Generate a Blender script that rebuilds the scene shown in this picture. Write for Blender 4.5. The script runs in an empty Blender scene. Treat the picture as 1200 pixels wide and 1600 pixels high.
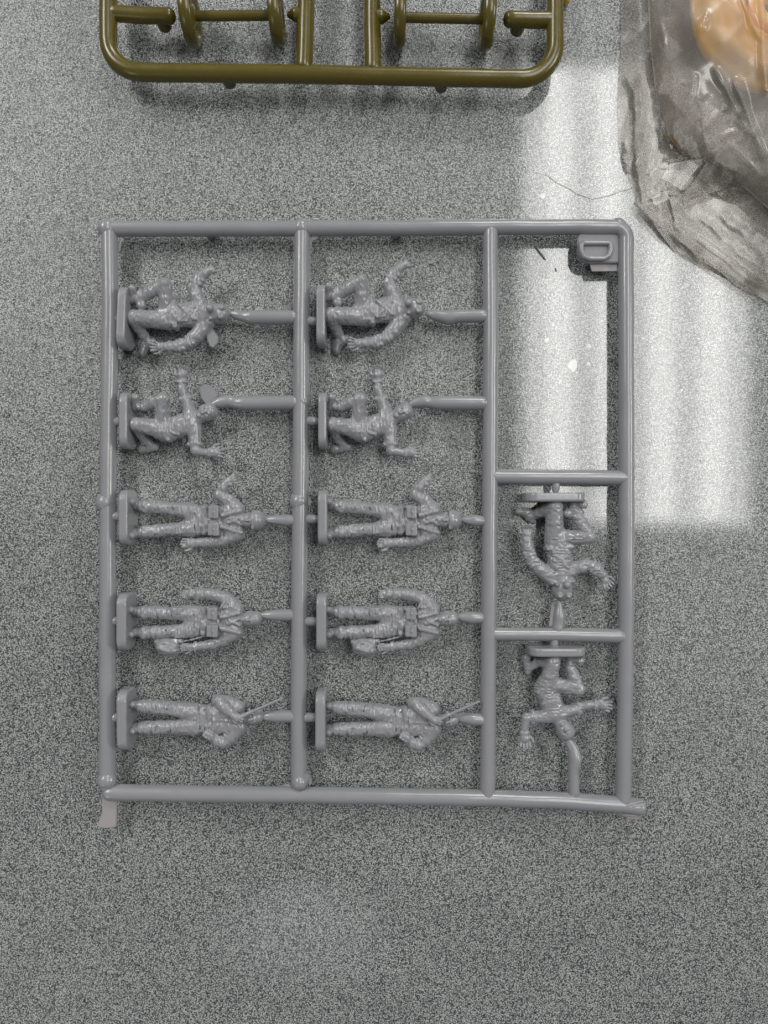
import bpy, bmesh, math, random
import numpy as np
from mathutils import Vector, Matrix, noise as mnoise

random.seed(7)
# ------------------------------------------------------------------ camera, world, lights, exposure
S = 0.00012            # metres per unit; one unit = 0.12 mm
D = 1200.0             # camera height above the plane of the grey frame (units)
H0 = 31.0              # height of that plane above the table (units)
scene = bpy.context.scene
C = scene.collection

cam_data = bpy.data.cameras.new('camera')
cam = bpy.data.objects.new('camera', cam_data)
C.objects.link(cam)
cam.location = (0, 0, (D + H0) * S)
cam_data.sensor_fit = 'HORIZONTAL'
cam_data.sensor_width = 36.0
cam_data.lens = 36.0 * D / 1200.0
cam_data.clip_start = 0.005
cam_data.clip_end = 50.0
cam_data.dof.use_dof = True
cam_data.dof.focus_distance = (D - 4) * S
cam_data.dof.aperture_fstop = 17.0
scene.camera = cam

world = bpy.data.worlds.new('World')
scene.world = world
world.use_nodes = True
world.node_tree.nodes['Background'].inputs[0].default_value = (0.98, 0.98, 1.0, 1)
world.node_tree.nodes['Background'].inputs[1].default_value = 0.11

CEIL = 1.95
PANEL_W = 31.0
def area(name, x, y, z, sx, sy, power, col=(1, 0.985, 0.955)):
    l = bpy.data.lights.new(name, 'AREA')
    l.shape = 'RECTANGLE'; l.size = sx; l.size_y = sy; l.energy = power; l.color = col
    o = bpy.data.objects.new(name, l); C.objects.link(o)
    o.location = (x, y, z)
    return o
# four-tube ceiling troffers; the nearest one mirrors in the table top
MX, MY = 0.69, 0.59
for k_, w_ in ((0.60, 0.24), (0.65, 0.13)):   # prismatic lens, dimmer towards its rim
    area('troffer_panel', MX, MY, CEIL + w_ * 0.01, k_, k_ + 0.64, PANEL_W * w_)
for tx in (-0.215, -0.075, 0.065, 0.205):
    area('troffer_tube', MX + tx, MY, CEIL - 0.01, 0.07, 1.22, PANEL_W * 0.026)
for x, y, k in ((-1.52, 1.35, 1.25), (0.69, 2.9, 1.6), (-1.9, 3.6, 0.8), (2.9, 0.3, 1.7), (3.1, 3.0, 0.5), (-1.75, -2.4, 0.35)):
    area('troffer_panel', x, y, CEIL, 0.60, 1.25, PANEL_W * k)
for k_ in (0.3, 0.4, 0.5):
    area('dim_ceiling_panel', -0.22, -1.15, CEIL, k_, k_ * 0.62, 0.05 + 0.11 * k_, (0.92, 1.0, 1.0)).data.shape = 'ELLIPSE'

scene.render.engine = 'CYCLES'
scene.cycles.use_denoising = True
scene.cycles.denoiser = 'OPENIMAGEDENOISE'
scene.cycles.denoising_input_passes = 'RGB_ALBEDO_NORMAL'
scene.cycles.denoising_prefilter = 'ACCURATE'
scene.cycles.max_bounces = 8
scene.cycles.transparent_max_bounces = 16
vs = scene.view_settings
vs.view_transform = 'Standard'; vs.look = 'None'; vs.exposure = 0.10; vs.gamma = 1.0
vs.use_curve_mapping = False

# ------------------------------------------------------------------ helpers
def P(px, py, w=0.0):
    """point at height w above the frame plane"""
    f = (D - w) / D
    return Vector(((px - 600) * f * S, (800 - py) * f * S, (w + H0) * S))

def link(name, me, mat=None, parent=None, smooth=True):
    o = bpy.data.objects.new(name, me); C.objects.link(o)
    if mat is not None and len(me.materials) == 0: me.materials.append(mat)
    if smooth and len(me.polygons):
        me.polygons.foreach_set('use_smooth', [True] * len(me.polygons))
    if parent is not None: o.parent = parent
    return o

def empty(name, label, cat, loc=(0, 0, 0), group=None):
    o = bpy.data.objects.new(name, None); C.objects.link(o)
    o.location = loc; o['label'] = label; o['category'] = cat
    if group: o['group'] = group
    o.empty_display_size = 0.005
    return o

def mesh_from(name, verts, faces):
    me = bpy.data.meshes.new(name)
    me.from_pydata([tuple(v) for v in verts], [], [tuple(f) for f in faces])
    me.update()
    return me

def resample(pts, rad, step):
    P2, R2 = [pts[0]], [rad[0]]
    for i in range(len(pts) - 1):
        L = (pts[i + 1] - pts[i]).length
        n = max(1, int(L / step))
        for k in range(1, n + 1):
            t = k / n
            P2.append(pts[i].lerp(pts[i + 1], t)); R2.append(rad[i] * (1 - t) + rad[i + 1] * t)
    return P2, R2

def tube_mesh(name, pts, rad, seg=18, wob=0.0, step=None, cap=True, flat=1.0, seed=0.0, seam=0.0):
    """swept round bar, slightly uneven, with domed ends. pts in metres, rad in metres"""
    pts = [Vector(p) for p in pts]
    if not isinstance(rad, (list, tuple)): rad = [rad] * len(pts)
    if step: pts, rad = resample(pts, rad, step)
    n = len(pts)
    tang = []
    for i in range(n):
        t = pts[min(i + 1, n - 1)] - pts[max(i - 1, 0)]
        tang.append(t.normalized())
    # domed ends
    if cap:
        a0, a1 = pts[0], pts[-1]; r0, r1 = rad[0], rad[-1]
        pre = [(a0 - tang[0] * r0 * 0.75 * s, r0 * c) for s, c in ((1.0, 0.02), (0.8, 0.6), (0.45, 0.88))]
        post = [(a1 + tang[-1] * r1 * 0.75 * s, r1 * c) for s, c in ((0.45, 0.88), (0.8, 0.6), (1.0, 0.02))]
        pts = [p for p, _ in pre] + pts + [p for p, _ in post]
        rad = [r for _, r in pre] + list(rad) + [r for _, r in post]
        tang = [tang[0]] * 3 + tang + [tang[-1]] * 3
        n = len(pts)
    up = Vector((0, 0, 1))
    if abs(tang[0].dot(up)) > 0.9: up = Vector((0, 1, 0))
    vs_, fs = [], []
    side = tang[0].cross(up).normalized()
    for i in range(n):
        t = tang[i]
        side = (side - t * side.dot(t)).normalized()
        u2 = side.cross(t).normalized()
        for k in range(seg):
            a = 2 * math.pi * k / seg
            d = side * math.cos(a) + u2 * (math.sin(a) * flat)
            r = rad[i]
            if wob:
                q = (pts[i] / S) * 0.02
                r *= 1 + wob * mnoise.noise(Vector((q.x + seed, q.y, q.z + a * 0.35)))
            if seam and k % (seg // 2) == 0: r *= 1 + seam * (0.6 + 0.6 * mnoise.noise(pts[i] / S * 0.05))
            vs_.append(pts[i] + d * r)
    for i in range(n - 1):
        for k in range(seg):
            a = i * seg + k; b = i * seg + (k + 1) % seg
            fs.append((a, b, b + seg, a + seg))
    fs.append(tuple(reversed(range(seg)))); fs.append(tuple(range((n - 1) * seg, n * seg)))
    me = mesh_from(name, vs_, fs)
    bm = bmesh.new(); bm.from_mesh(me); bmesh.ops.recalc_face_normals(bm, faces=bm.faces); bm.to_mesh(me); bm.free()
    return me

# ------------------------------------------------------------------ materials
def nmat(name):
    m = bpy.data.materials.new(name); m.use_nodes = True
    nt = m.node_tree; b = nt.nodes['Principled BSDF']
    return m, nt, b

def N(nt, typ, **kw):
    n = nt.nodes.new(typ)
    for k, v in kw.items():
        if k in n.inputs: n.inputs[k].default_value = v
        else: setattr(n, k, v)
    return n

def plastic(name, col, col2, rough=0.42, bump=0.25, scale=900, sss=0.0):
    m, nt, b = nmat(name)
    L = nt.links.new
    tc = N(nt, 'ShaderNodeTexCoord')
    n1 = N(nt, 'ShaderNodeTexNoise', Scale=220.0, Detail=3.0)
    L(tc.outputs['Object'], n1.inputs['Vector'])
    mx = N(nt, 'ShaderNodeMix', data_type='RGBA')
    mx.inputs[6].default_value = (*col, 1); mx.inputs[7].default_value = (*col2, 1)
    L(n1.outputs['Fac'], mx.inputs[0]); L(mx.outputs[2], b.inputs['Base Color'])
    n2 = N(nt, 'ShaderNodeTexNoise', Scale=float(scale), Detail=4.0, Roughness=0.6)
    L(tc.outputs['Object'], n2.inputs['Vector'])
    bp = N(nt, 'ShaderNodeBump', Strength=bump, Distance=0.00025)
    L(n2.outputs['Fac'], bp.inputs['Height']); L(bp.outputs['Normal'], b.inputs['Normal'])
    mr = N(nt, 'ShaderNodeMapRange'); mr.inputs[3].default_value = rough - 0.05; mr.inputs[4].default_value = rough + 0.10
    n3 = N(nt, 'ShaderNodeTexNoise', Scale=500.0, Detail=3.0)
    L(tc.outputs['Object'], n3.inputs['Vector'])
    L(n3.outputs['Fac'], mr.inputs[0]); L(mr.outputs[0], b.inputs['Roughness'])
    b.inputs['IOR'].default_value = 1.6
    if sss:
        b.inputs['Subsurface Weight'].default_value = sss
        b.inputs['Subsurface Radius'].default_value = (1, 0.9, 0.85)
        b.inputs['Subsurface Scale'].default_value = 0.0006
    return m

M = {}
M['grey'] = plastic('grey_plastic', (0.234, 0.238, 0.254), (0.272, 0.276, 0.293), 0.21, 0.10, 600)
M['matte'] = plastic('matte_grey_plastic', (0.19, 0.192, 0.207), (0.225, 0.227, 0.243), 0.5, 0.25, 900)
M['olive'] = plastic('olive_plastic', (0.084, 0.066, 0.007), (0.104, 0.083, 0.010), 0.24, 0.08, 450)
M['orange'] = plastic('orange_plastic', (0.84, 0.40, 0.008), (0.90, 0.46, 0.015), 0.45, 0.1, 300)
M['yellow'] = plastic('yellow_plastic', (0.62, 0.42, 0.06), (0.66, 0.46, 0.08), 0.45, 0.1, 300)
M['brown'] = plastic('brown_label', (0.16, 0.09, 0.04), (0.2, 0.12, 0.05), 0.5, 0.1, 300)
M['fibre'] = plastic('fibre', (0.17, 0.17, 0.175), (0.22, 0.22, 0.22), 0.6, 0.0, 300)
M['hair'] = plastic('pale_fibre', (0.42, 0.41, 0.39), (0.5, 0.49, 0.47), 0.5, 0.0, 300)

def flash_mat():
    m, nt, b = nmat('thin_grey_flash'); L = nt.links.new
    b.inputs['Base Color'].default_value = (0.36, 0.345, 0.35, 1)
    b.inputs['Roughness'].default_value = 0.5
    tr = N(nt, 'ShaderNodeBsdfTransparent'); tr.inputs[0].default_value = (0.95, 0.93, 0.93, 1)
    mix = N(nt, 'ShaderNodeMixShader'); mix.inputs[0].default_value = 0.18
    L(b.outputs[0], mix.inputs[1]); L(tr.outputs[0], mix.inputs[2])
    L(mix.outputs[0], nt.nodes['Material Output'].inputs[0])
    return m
M['flash'] = flash_mat()

def table_mat():
    m, nt, b = nmat('speckled_laminate'); L = nt.links.new
    tc = N(nt, 'ShaderNodeTexCoord')
    # evenly packed pebble grains: pale middles, dark joints, each grain a little different
    nz = N(nt, 'ShaderNodeTexNoise', Scale=5200.0, Detail=2.0, Roughness=0.6)
    L(tc.outputs['Object'], nz.inputs['Vector'])
    vr = N(nt, 'ShaderNodeTexVoronoi', Scale=4200.0, Randomness=0.85)
    L(tc.outputs['Object'], vr.inputs['Vector'])
    sep = N(nt, 'ShaderNodeSeparateColor'); L(vr.outputs['Color'], sep.inputs[0])
    inv = N(nt, 'ShaderNodeMath', operation='MULTIPLY_ADD')
    L(vr.outputs['Distance'], inv.inputs[0]); inv.inputs[1].default_value = -1.45; inv.inputs[2].default_value = 1.06
    rnd = N(nt, 'ShaderNodeMath', operation='MULTIPLY_ADD')
    L(sep.outputs[0], rnd.inputs[0]); rnd.inputs[1].default_value = 0.38; L(inv.outputs[0], rnd.inputs[2])
    add = N(nt, 'ShaderNodeMath', operation='MULTIPLY_ADD')
    L(nz.outputs['Fac'], add.inputs[0]); add.inputs[1].default_value = 1.3; add.inputs[2].default_value = -0.52
    add2 = N(nt, 'ShaderNodeMath', operation='ADD'); L(add.outputs[0], add2.inputs[0]); L(rnd.outputs[0], add2.inputs[1])
    cr = N(nt, 'ShaderNodeValToRGB')
    L(add2.outputs[0], cr.inputs[0])
    e = cr.color_ramp.elements
    e[0].position = 0.10; e[0].color = (0.016, 0.021, 0.022, 1)
    e[1].position = 0.98; e[1].color = (0.55, 0.57, 0.555, 1)
    for pos, c in ((0.32, (0.058, 0.068, 0.068)), (0.54, (0.136, 0.155, 0.156)), (0.76, (0.268, 0.286, 0.280))):
        x = e.new(pos); x.color = (*c, 1)
    # very broad unevenness of the print
    nb = N(nt, 'ShaderNodeTexNoise', Scale=55.0, Detail=3.0); L(tc.outputs['Object'], nb.inputs['Vector'])
    mr = N(nt, 'ShaderNodeMapRange'); mr.inputs[3].default_value = 0.72; mr.inputs[4].default_value = 0.98
    L(nb.outputs['Fac'], mr.inputs[0])
    mul = N(nt, 'ShaderNodeVectorMath', operation='SCALE'); L(cr.outputs[0], mul.inputs[0]); L(mr.outputs[0], mul.inputs['Scale'])
    L(mul.outputs[0], b.inputs['Base Color'])
    # pebbled relief: strong below the clear layer, faint on top of it
    n2 = N(nt, 'ShaderNodeTexNoise', Scale=3600.0, Detail=1.5); L(tc.outputs['Object'], n2.inputs['Vector'])
    bp = N(nt, 'ShaderNodeBump', Strength=0.85, Distance=0.00014); L(n2.outputs['Fac'], bp.inputs['Height'])
    L(bp.outputs['Normal'], b.inputs['Normal'])
    bc = N(nt, 'ShaderNodeBump', Strength=0.08, Distance=0.00003); L(n2.outputs['Fac'], bc.inputs['Height'])
    L(bc.outputs['Normal'], b.inputs['Coat Normal'])
    b.inputs['Roughness'].default_value = 0.24
    b.inputs['Specular IOR Level'].default_value = 0.75
    b.inputs['Coat Weight'].default_value = 1.0
    b.inputs['Coat Roughness'].default_value = 0.02
    b.inputs['Coat IOR'].default_value = 1.64
    return m
M['table'] = table_mat()

def mark_mat(name, col, alpha):
    m, nt, b = nmat(name); L = nt.links.new
    b.inputs['Base Color'].default_value = (*col, 1); b.inputs['Roughness'].default_value = 0.5
    b.inputs['Coat Weight'].default_value = 1.0; b.inputs['Coat Roughness'].default_value = 0.03; b.inputs['Coat IOR'].default_value = 1.72
    tr = N(nt, 'ShaderNodeBsdfTransparent')
    mix = N(nt, 'ShaderNodeMixShader'); mix.inputs[0].default_value = alpha
    L(tr.outputs[0], mix.inputs[1]); L(b.outputs[0], mix.inputs[2])
    L(mix.outputs[0], nt.nodes['Material Output'].inputs[0])
    return m
M['splash'] = mark_mat('dried_splash', (0.92, 0.92, 0.90), 0.65)
M['scratch'] = mark_mat('scratch_mark', (0.8, 0.8, 0.78), 0.45)

def film_mat(name, tint, haze, hazecol, gloss, bump=0.4, bscale=300.0, rough=0.16):
    m, nt, b = nmat(name); L = nt.links.new
    nt.nodes.remove(b)
    tr = N(nt, 'ShaderNodeBsdfTransparent'); tr.inputs[0].default_value = (*tint, 1)
    df = N(nt, 'ShaderNodeBsdfDiffuse'); df.inputs[0].default_value = (*hazecol, 1)
    tl = N(nt, 'ShaderNodeBsdfTranslucent'); tl.inputs[0].default_value = (*hazecol, 1)
    gl = N(nt, 'ShaderNodeBsdfGlossy'); gl.inputs['Roughness'].default_value = rough
    tc = N(nt, 'ShaderNodeTexCoord')
    n1 = N(nt, 'ShaderNodeTexNoise', Scale=bscale, Detail=0.6, Roughness=0.4); L(tc.outputs['Object'], n1.inputs['Vector'])
    bp = N(nt, 'ShaderNodeBump', Strength=bump, Distance=0.0006); L(n1.outputs['Fac'], bp.inputs['Height'])
    L(bp.outputs['Normal'], gl.inputs['Normal'])
    hz = N(nt, 'ShaderNodeMixShader'); hz.inputs[0].default_value = 0.12
    L(df.outputs[0], hz.inputs[1]); L(tl.outputs[0], hz.inputs[2])
    n2 = N(nt, 'ShaderNodeTexNoise', Scale=160.0, Detail=4.0); L(tc.outputs['Object'], n2.inputs['Vector'])
    mr = N(nt, 'ShaderNodeMapRange'); mr.inputs[1].default_value = 0.3; mr.inputs[2].default_value = 0.7
    mr.inputs[3].default_value = haze * 0.7; mr.inputs[4].default_value = haze * 1.3
    L(n2.outputs['Fac'], mr.inputs[0])
    m1 = N(nt, 'ShaderNodeMixShader'); L(mr.outputs[0], m1.inputs[0]); L(tr.outputs[0], m1.inputs[1]); L(hz.outputs[0], m1.inputs[2])
    lw = N(nt, 'ShaderNodeFresnel', IOR=1.5); L(bp.outputs['Normal'], lw.inputs['Normal'])
    ml = N(nt, 'ShaderNodeMath', operation='MULTIPLY'); ml.inputs[1].default_value = gloss; ml.use_clamp = True
    L(lw.outputs[0], ml.inputs[0])
    m2 = N(nt, 'ShaderNodeMixShader'); L(ml.outputs[0], m2.inputs[0]); L(m1.outputs[0], m2.inputs[1]); L(gl.outputs[0], m2.inputs[2])
    L(m2.outputs[0], nt.nodes['Material Output'].inputs[0])
    return m
M['film'] = film_mat('clear_film', (0.93, 0.91, 0.89), 0.16, (0.66, 0.625, 0.58), 0.9, 0.15, 160.0, 0.24)
M['facet'] = film_mat('smooth_film', (0.92, 0.91, 0.90), 0.15, (0.78, 0.75, 0.71), 1.2, 0.02)
M['pouch'] = film_mat('clear_bag_film', (0.94, 0.93, 0.92), 0.25, (0.80, 0.76, 0.70), 0.9, 0.08, 140.0, 0.2)
M['double'] = film_mat('doubled_film', (0.70, 0.68, 0.66), 0.10, (0.45, 0.42, 0.38), 0.5)

# ------------------------------------------------------------------ table top
def box_mesh(name, sx, sy, sz, bev=0.0):
    bm = bmesh.new(); bmesh.ops.create_cube(bm, size=1.0)
    bmesh.ops.scale(bm, vec=(sx, sy, sz), verts=bm.verts)
    if bev: bmesh.ops.bevel(bm, geom=bm.edges[:], offset=bev, segments=3, affect='EDGES')
    me = bpy.data.meshes.new(name); bm.to_mesh(me); bm.free(); return me
table = link('table_top', box_mesh('table_top', 0.9, 0.7, 0.03, 0.002), M['table'], smooth=False)
table.location = (0, 0, -0.015)
table['kind'] = 'structure'

def T(px, py, h=0.0):
    return P(px, py, h - H0)

def table_part(name, me, mat):
    o = link(name, me, mat, table, smooth=False)
    o.matrix_parent_inverse = table.matrix_basis.inverted()
    return o

def splash(px, py, r, seed):
    c = T(px, py); vs_ = [(c.x, c.y, 0.25 * S)]
    n = 22; rnd = random.Random(seed)
    ph = [rnd.uniform(0, 6.28) for _ in range(4)]
    for ring, hh in ((0.75, 0.22), (1.0, 0.05)):
        for k in range(n):
            a = 2 * math.pi * k / n
            rr = r * ring * (1 + 0.10 * math.sin(2 * a + ph[0]) + 0.08 * math.sin(3 * a + ph[1]) + 0.05 * math.sin(5 * a + ph[2]))
            vs_.append((c.x + math.cos(a) * rr * S, c.y + math.sin(a) * rr * S, hh * S))
    fs = [(0, 1 + k, 1 + (k + 1) % n) for k in range(n)]
    fs += [(1 + k, 1 + n + k, 1 + n + (k + 1) % n, 1 + (k + 1) % n) for k in range(n)]
    table_part('splash_mark', mesh_from('splash_mark', vs_, fs), M['splash'])
for i, (x, y, r) in enumerate([(894, 571, 9), (848, 306, 5), (854, 532, 4.5), (920, 541, 4.5), (864, 508, 3), (920, 569, 3.5),
                               (1019, 543, 2.5), (1046, 527, 2.5), (1110, 655, 3), (1108, 732, 2.5), (882, 119, 3), (1003, 528, 2),
                               (700, 160, 2), (1022, 700, 2.2), (880, 345, 2), (1065, 610, 2)]):
    splash(x, y, r, i)

def scratch(pts, wd):
    vs_, fs = [], []
    ps = [T(*p) for p in pts]
    for i, p in enumerate(ps):
        t = (ps[min(i + 1, len(ps) - 1)] - ps[max(i - 1, 0)]); t.z = 0; t.normalize()
        s = Vector((-t.y, t.x, 0)) * wd * S * (0.25 if i in (0, len(ps) - 1) else 0.5)
        for q in (p + s, p - s): vs_.append((q.x, q.y, 0.12 * S))
    for i in range(len(ps) - 1):
        fs.append((2 * i, 2 * i + 1, 2 * i + 3, 2 * i + 2))
    table_part('scratch', mesh_from('scratch', vs_, fs), M['scratch'])
for pts, wd in [([(1057, 508), (1090, 502), (1135, 488)], 1.6), ([(800, 206), (807, 193), (815, 181)], 1.6),
                ([(838, 226), (842, 250), (848, 275)], 1.4), ([(633, 580), (629, 610), (625, 655)], 1.2),
                ([(1003, 428), (1030, 429), (1060, 428)], 1.3), ([(905, 915), (912, 921), (918, 926)], 1.8),
                ([(995, 888), (1010, 883), (1040, 874)], 1.2), ([(640, 525), (634, 560), (628, 590)], 1.2),
                ([(805, 400), (818, 394), (827, 384)], 1.6), ([(1086, 410), (1093, 424), (1097, 440)], 1.0),
                ([(845, 268), (852, 300), (858, 330)], 1.0), ([(900, 470), (908, 464), (918, 458)], 1.0),
                ([(1060, 1210), (1080, 1200), (1105, 1192)], 1.0), ([(770, 1330), (795, 1322), (820, 1318)], 0.9)]:
    scratch(pts, wd)

# fibres lying on the table
def fibre(pts, r, mat, label):
    me = tube_mesh('fibre', [T(x, y, r + 0.3 + (i % 2) * 0.6) for i, (x, y) in enumerate(pts)], r * S, seg=8, step=3 * S)
    o = link('fibre', me, mat); o['label'] = label; o['category'] = 'fibre'
    return o
fibre([(838, 387), (845, 396), (852, 405)], 1.3, M['fibre'], 'short dark fibre on the table inside the frame below its top bar')
fibre([(851, 271), (868, 284), (887, 294), (905, 304), (925, 311), (950, 306), (970, 299), (988, 294)], 0.3, M['hair'],
      'long thin curved hair on the table between grey frame and clear bag')
fibre([(868, 419), (869, 423)], 1.0, M['fibre'], 'tiny dark speck of lint on the table left of the letter tab')

# ------------------------------------------------------------------ implicit modelling for the figures
CU = 0.29167 * S       # one figure unit in metres
class Field:
    def __init__(self, lo, hi, h):
        self.h = h; self.lo = np.array(lo, float)
        self.n = [int(math.ceil((hi[i] - lo[i]) / h)) + 1 for i in range(3)]
        self.ax = [lo[i] + h * np.arange(self.n[i]) for i in range(3)]
        self.d = np.full(self.n, 60.0)
    def _block(self, lo, hi):
        sl, g = [], []
        for i in range(3):
            a = max(0, int((lo[i] - self.lo[i]) / self.h) - 1); b = min(self.n[i], int((hi[i] - self.lo[i]) / self.h) + 3)
            sl.append(slice(a, b)); g.append(self.ax[i][a:b])
        X, Y, Z = np.meshgrid(*g, indexing='ij', sparse=True)
        return tuple(sl), X, Y, Z
    def _merge(self, sl, d, k, sub=False):
        a = self.d[sl]
        if sub:
            d = -d; hh = np.maximum(k - np.abs(a - d), 0) / max(k, 1e-6); self.d[sl] = np.maximum(a, d) + hh * hh * k * 0.25
        else:
            hh = np.maximum(k - np.abs(a - d), 0) / max(k, 1e-6); self.d[sl] = np.minimum(a, d) - hh * hh * k * 0.25
    def cap(self, a, b, r0, r1=None, k=10, wf=1.0, sub=False):
        """tapered limb from a to b; wf flattens it front to back"""
        if r1 is None: r1 = r0
        a = np.array(a, float); b = np.array(b, float); m = max(r0, r1) + k + 16
        sl, X, Y, Z = self._block(np.minimum(a, b) - m, np.maximum(a, b) + m)
        f = np.array([1, 1, 1 / wf]); ab = (b - a) * f; L2 = max(ab.dot(ab), 1e-6)
        px, py, pz = X - a[0], Y - a[1], (Z - a[2]) / wf
        t = np.clip((px * ab[0] + py * ab[1] + pz * ab[2]) / L2, 0, 1)
        d = np.sqrt((px - t * ab[0]) ** 2 + (py - t * ab[1]) ** 2 + (pz - t * ab[2]) ** 2) - (r0 + (r1 - r0) * t)
        self._merge(sl, d * (wf if wf < 1 else 1), k, sub)
    def path(self, pts, rs, k=10, wf=1.0):
        for i in range(len(pts) - 1): self.cap(pts[i], pts[i + 1], rs[i], rs[i + 1], k if i == 0 else 6, wf)
    def ell(self, c, r, k=10, ang=0.0, sub=False):
        c = np.array(c, float); m = max(r) + k + 16
        sl, X, Y, Z = self._block(c - m, c + m)
        ca, sa = math.cos(math.radians(ang)), math.sin(math.radians(ang))
        x, y, z = X - c[0], Y - c[1], Z - c[2]
        x, y = x * ca + y * sa, -x * sa + y * ca
        k0 = np.sqrt((x / r[0]) ** 2 + (y / r[1]) ** 2 + (z / r[2]) ** 2)
        k1 = np.sqrt((x / r[0] ** 2) ** 2 + (y / r[1] ** 2) ** 2 + (z / r[2] ** 2) ** 2) + 1e-9
        self._merge(sl, k0 * (k0 - 1) / k1, k, sub)
    def box(self, c, hf, rd=4, k=3, ang=0.0, sub=False):
        c = np.array(c, float); m = float(np.linalg.norm(hf)) + k + 12
        sl, X, Y, Z = self._block(c - m, c + m)
        ca, sa = math.cos(math.radians(ang)), math.sin(math.radians(ang))
        x, y, z = X - c[0], Y - c[1], Z - c[2]
        x, y = x * ca + y * sa, -x * sa + y * ca
        qx, qy, qz = np.abs(x) - hf[0] + rd, np.abs(y) - hf[1] + rd, np.abs(z) - hf[2] + rd
        d = np.sqrt(np.maximum(qx, 0) ** 2 + np.maximum(qy, 0) ** 2 + np.maximum(qz, 0) ** 2) \
            + np.minimum(np.maximum(qx, np.maximum(qy, qz)), 0) - rd
        self._merge(sl, d, k, sub)
    def folds(self, amp, seed, ulo, uhi, sc=(15, 34, 30)):
        """cloth creases between body heights ulo and uhi"""
        rng = np.random.default_rng(seed)
        def lat(scx):
            n = [int(self.n[i] * self.h / scx[i]) + 4 for i in range(3)]
            g = rng.uniform(-1, 1, n)
            out = g
            for i in range(3):
                p = np.arange(self.n[i]) * self.h / scx[i]; j = p.astype(int); f = p - j; f = f * f * (3 - 2 * f)
                sh = [1, 1, 1]; sh[i] = -1; f = f.reshape(sh)
                out = np.take(out, j, axis=i) * (1 - f) + np.take(out, j + 1, axis=i) * f
            return out
        n = 1 - 2.6 * np.abs(lat(sc)) + 0.5 * lat((9, 14, 14)) - 0.1
        U = self.ax[0]
        w = np.clip((U - ulo) / 20, 0, 1) * np.clip((uhi - U) / 20, 0, 1)
        near = np.abs(self.d) < 14
        self.d = self.d - np.where(near, amp * n * w.reshape(-1, 1, 1), 0)
    def mesh(self, name, off, scale=CU):
        d = self.d; ins = d < 0
        nc = [self.n[i] - 1 for i in range(3)]
        acc = np.zeros(nc + [3]); cnt = np.zeros(nc, int)
        edges = []
        for ax in range(3):
            s0 = [slice(None)] * 3; s1 = [slice(None)] * 3
            s0[ax] = slice(0, -1); s1[ax] = slice(1, None)
            cr = ins[tuple(s0)] != ins[tuple(s1)]
            I = np.argwhere(cr)
            o1, o2 = (ax + 1) % 3, (ax + 2) % 3
            ok = (I[:, o1] > 0) & (I[:, o2] > 0) & (I[:, o1] < nc[o1]) & (I[:, o2] < nc[o2])
            I = I[ok]
            d0 = d[I[:, 0], I[:, 1], I[:, 2]]; J = I.copy(); J[:, ax] += 1
            d1 = d[J[:, 0], J[:, 1], J[:, 2]]
            pos = I.astype(float); pos[:, ax] += d0 / (d0 - d1)
            cells = []
            for a, b in ((-1, -1), (0, -1), (0, 0), (-1, 0)):
                Cc = I.copy(); Cc[:, o1] += a; Cc[:, o2] += b
                np.add.at(acc, (Cc[:, 0], Cc[:, 1], Cc[:, 2]), pos); np.add.at(cnt, (Cc[:, 0], Cc[:, 1], Cc[:, 2]), 1)
                cells.append(Cc)
            edges.append((cells, d0 < 0))
        idx = np.full(nc, -1); m = cnt > 0; idx[m] = np.arange(m.sum())
        V = acc[m] / cnt[m][:, None] * self.h + self.lo
        F = []
        for cells, flip in edges:
            q = np.stack([idx[c[:, 0], c[:, 1], c[:, 2]] for c in cells], 1)
            q[~flip] = q[~flip][:, ::-1]
            F.append(q)
        F = np.concatenate(F)
        V = V - np.array(off)
        V = np.stack([V[:, 0], -V[:, 1], V[:, 2]], 1) * scale      # image-down becomes -y
        F = F[:, ::-1]
        me = bpy.data.meshes.new(name)
        me.vertices.add(len(V)); me.vertices.foreach_set('co', V.ravel())
        me.loops.add(F.size); me.loops.foreach_set('vertex_index', F.ravel().astype(np.int32))
        me.polygons.add(len(F)); me.polygons.foreach_set('loop_start', np.arange(0, F.size, 4, dtype=np.int32))
        me.polygons.foreach_set('loop_total', np.full(len(F), 4, dtype=np.int32))
        me.update(); me.validate()
        me.polygons.foreach_set('use_smooth', [True] * len(F))
        me.materials.append(M['grey'])
        return me

BW = 92     # half depth of a base plate, figure units
HV = 2.5    # voxel of the bodies

def hand(F, wrist, direc, r, spread, seed, palm=1.0):
    """palm, four fingers of unequal length and a thumb leaving the side of the palm"""
    r = r * 1.18; wv = np.array(wrist, float); d = np.array(direc, float); d /= np.linalg.norm(d)
    s = np.array([-d[1], d[0], 0]); s /= np.linalg.norm(s)
    up = np.cross(d, s)
    pc = wv + d * r * 1.15
    F.cap(wv, pc, r * 0.85, r * 1.0 * palm, 8, 0.75)
    for i, (o, ln) in enumerate(((-0.75, 1.25), (-0.25, 1.5), (0.25, 1.45), (0.75, 1.1))):
        a = pc + s * o * r * 0.9 + d * r * 0.4
        m_ = a + (d + s * o * spread) * r * ln * 0.55
        e_ = m_ + (d + s * o * spread * 0.6 + up * 0.45) * r * ln * 0.5
        F.cap(a, m_, r * 0.33, r * 0.29, 2); F.cap(m_, e_, r * 0.29, r * 0.24, 1)
    a = pc - d * r * 0.5 + s * r * 0.7 * seed
    F.cap(a, a + (s * seed * 0.9 + d * 0.7) * r * 0.8, r * 0.38, r * 0.32, 4)
    F.cap(a + (s * seed * 0.9 + d * 0.7) * r * 0.8, a + (s * seed * 1.0 + d * 1.5) * r * 0.95, r * 0.32, r * 0.26, 2)

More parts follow.
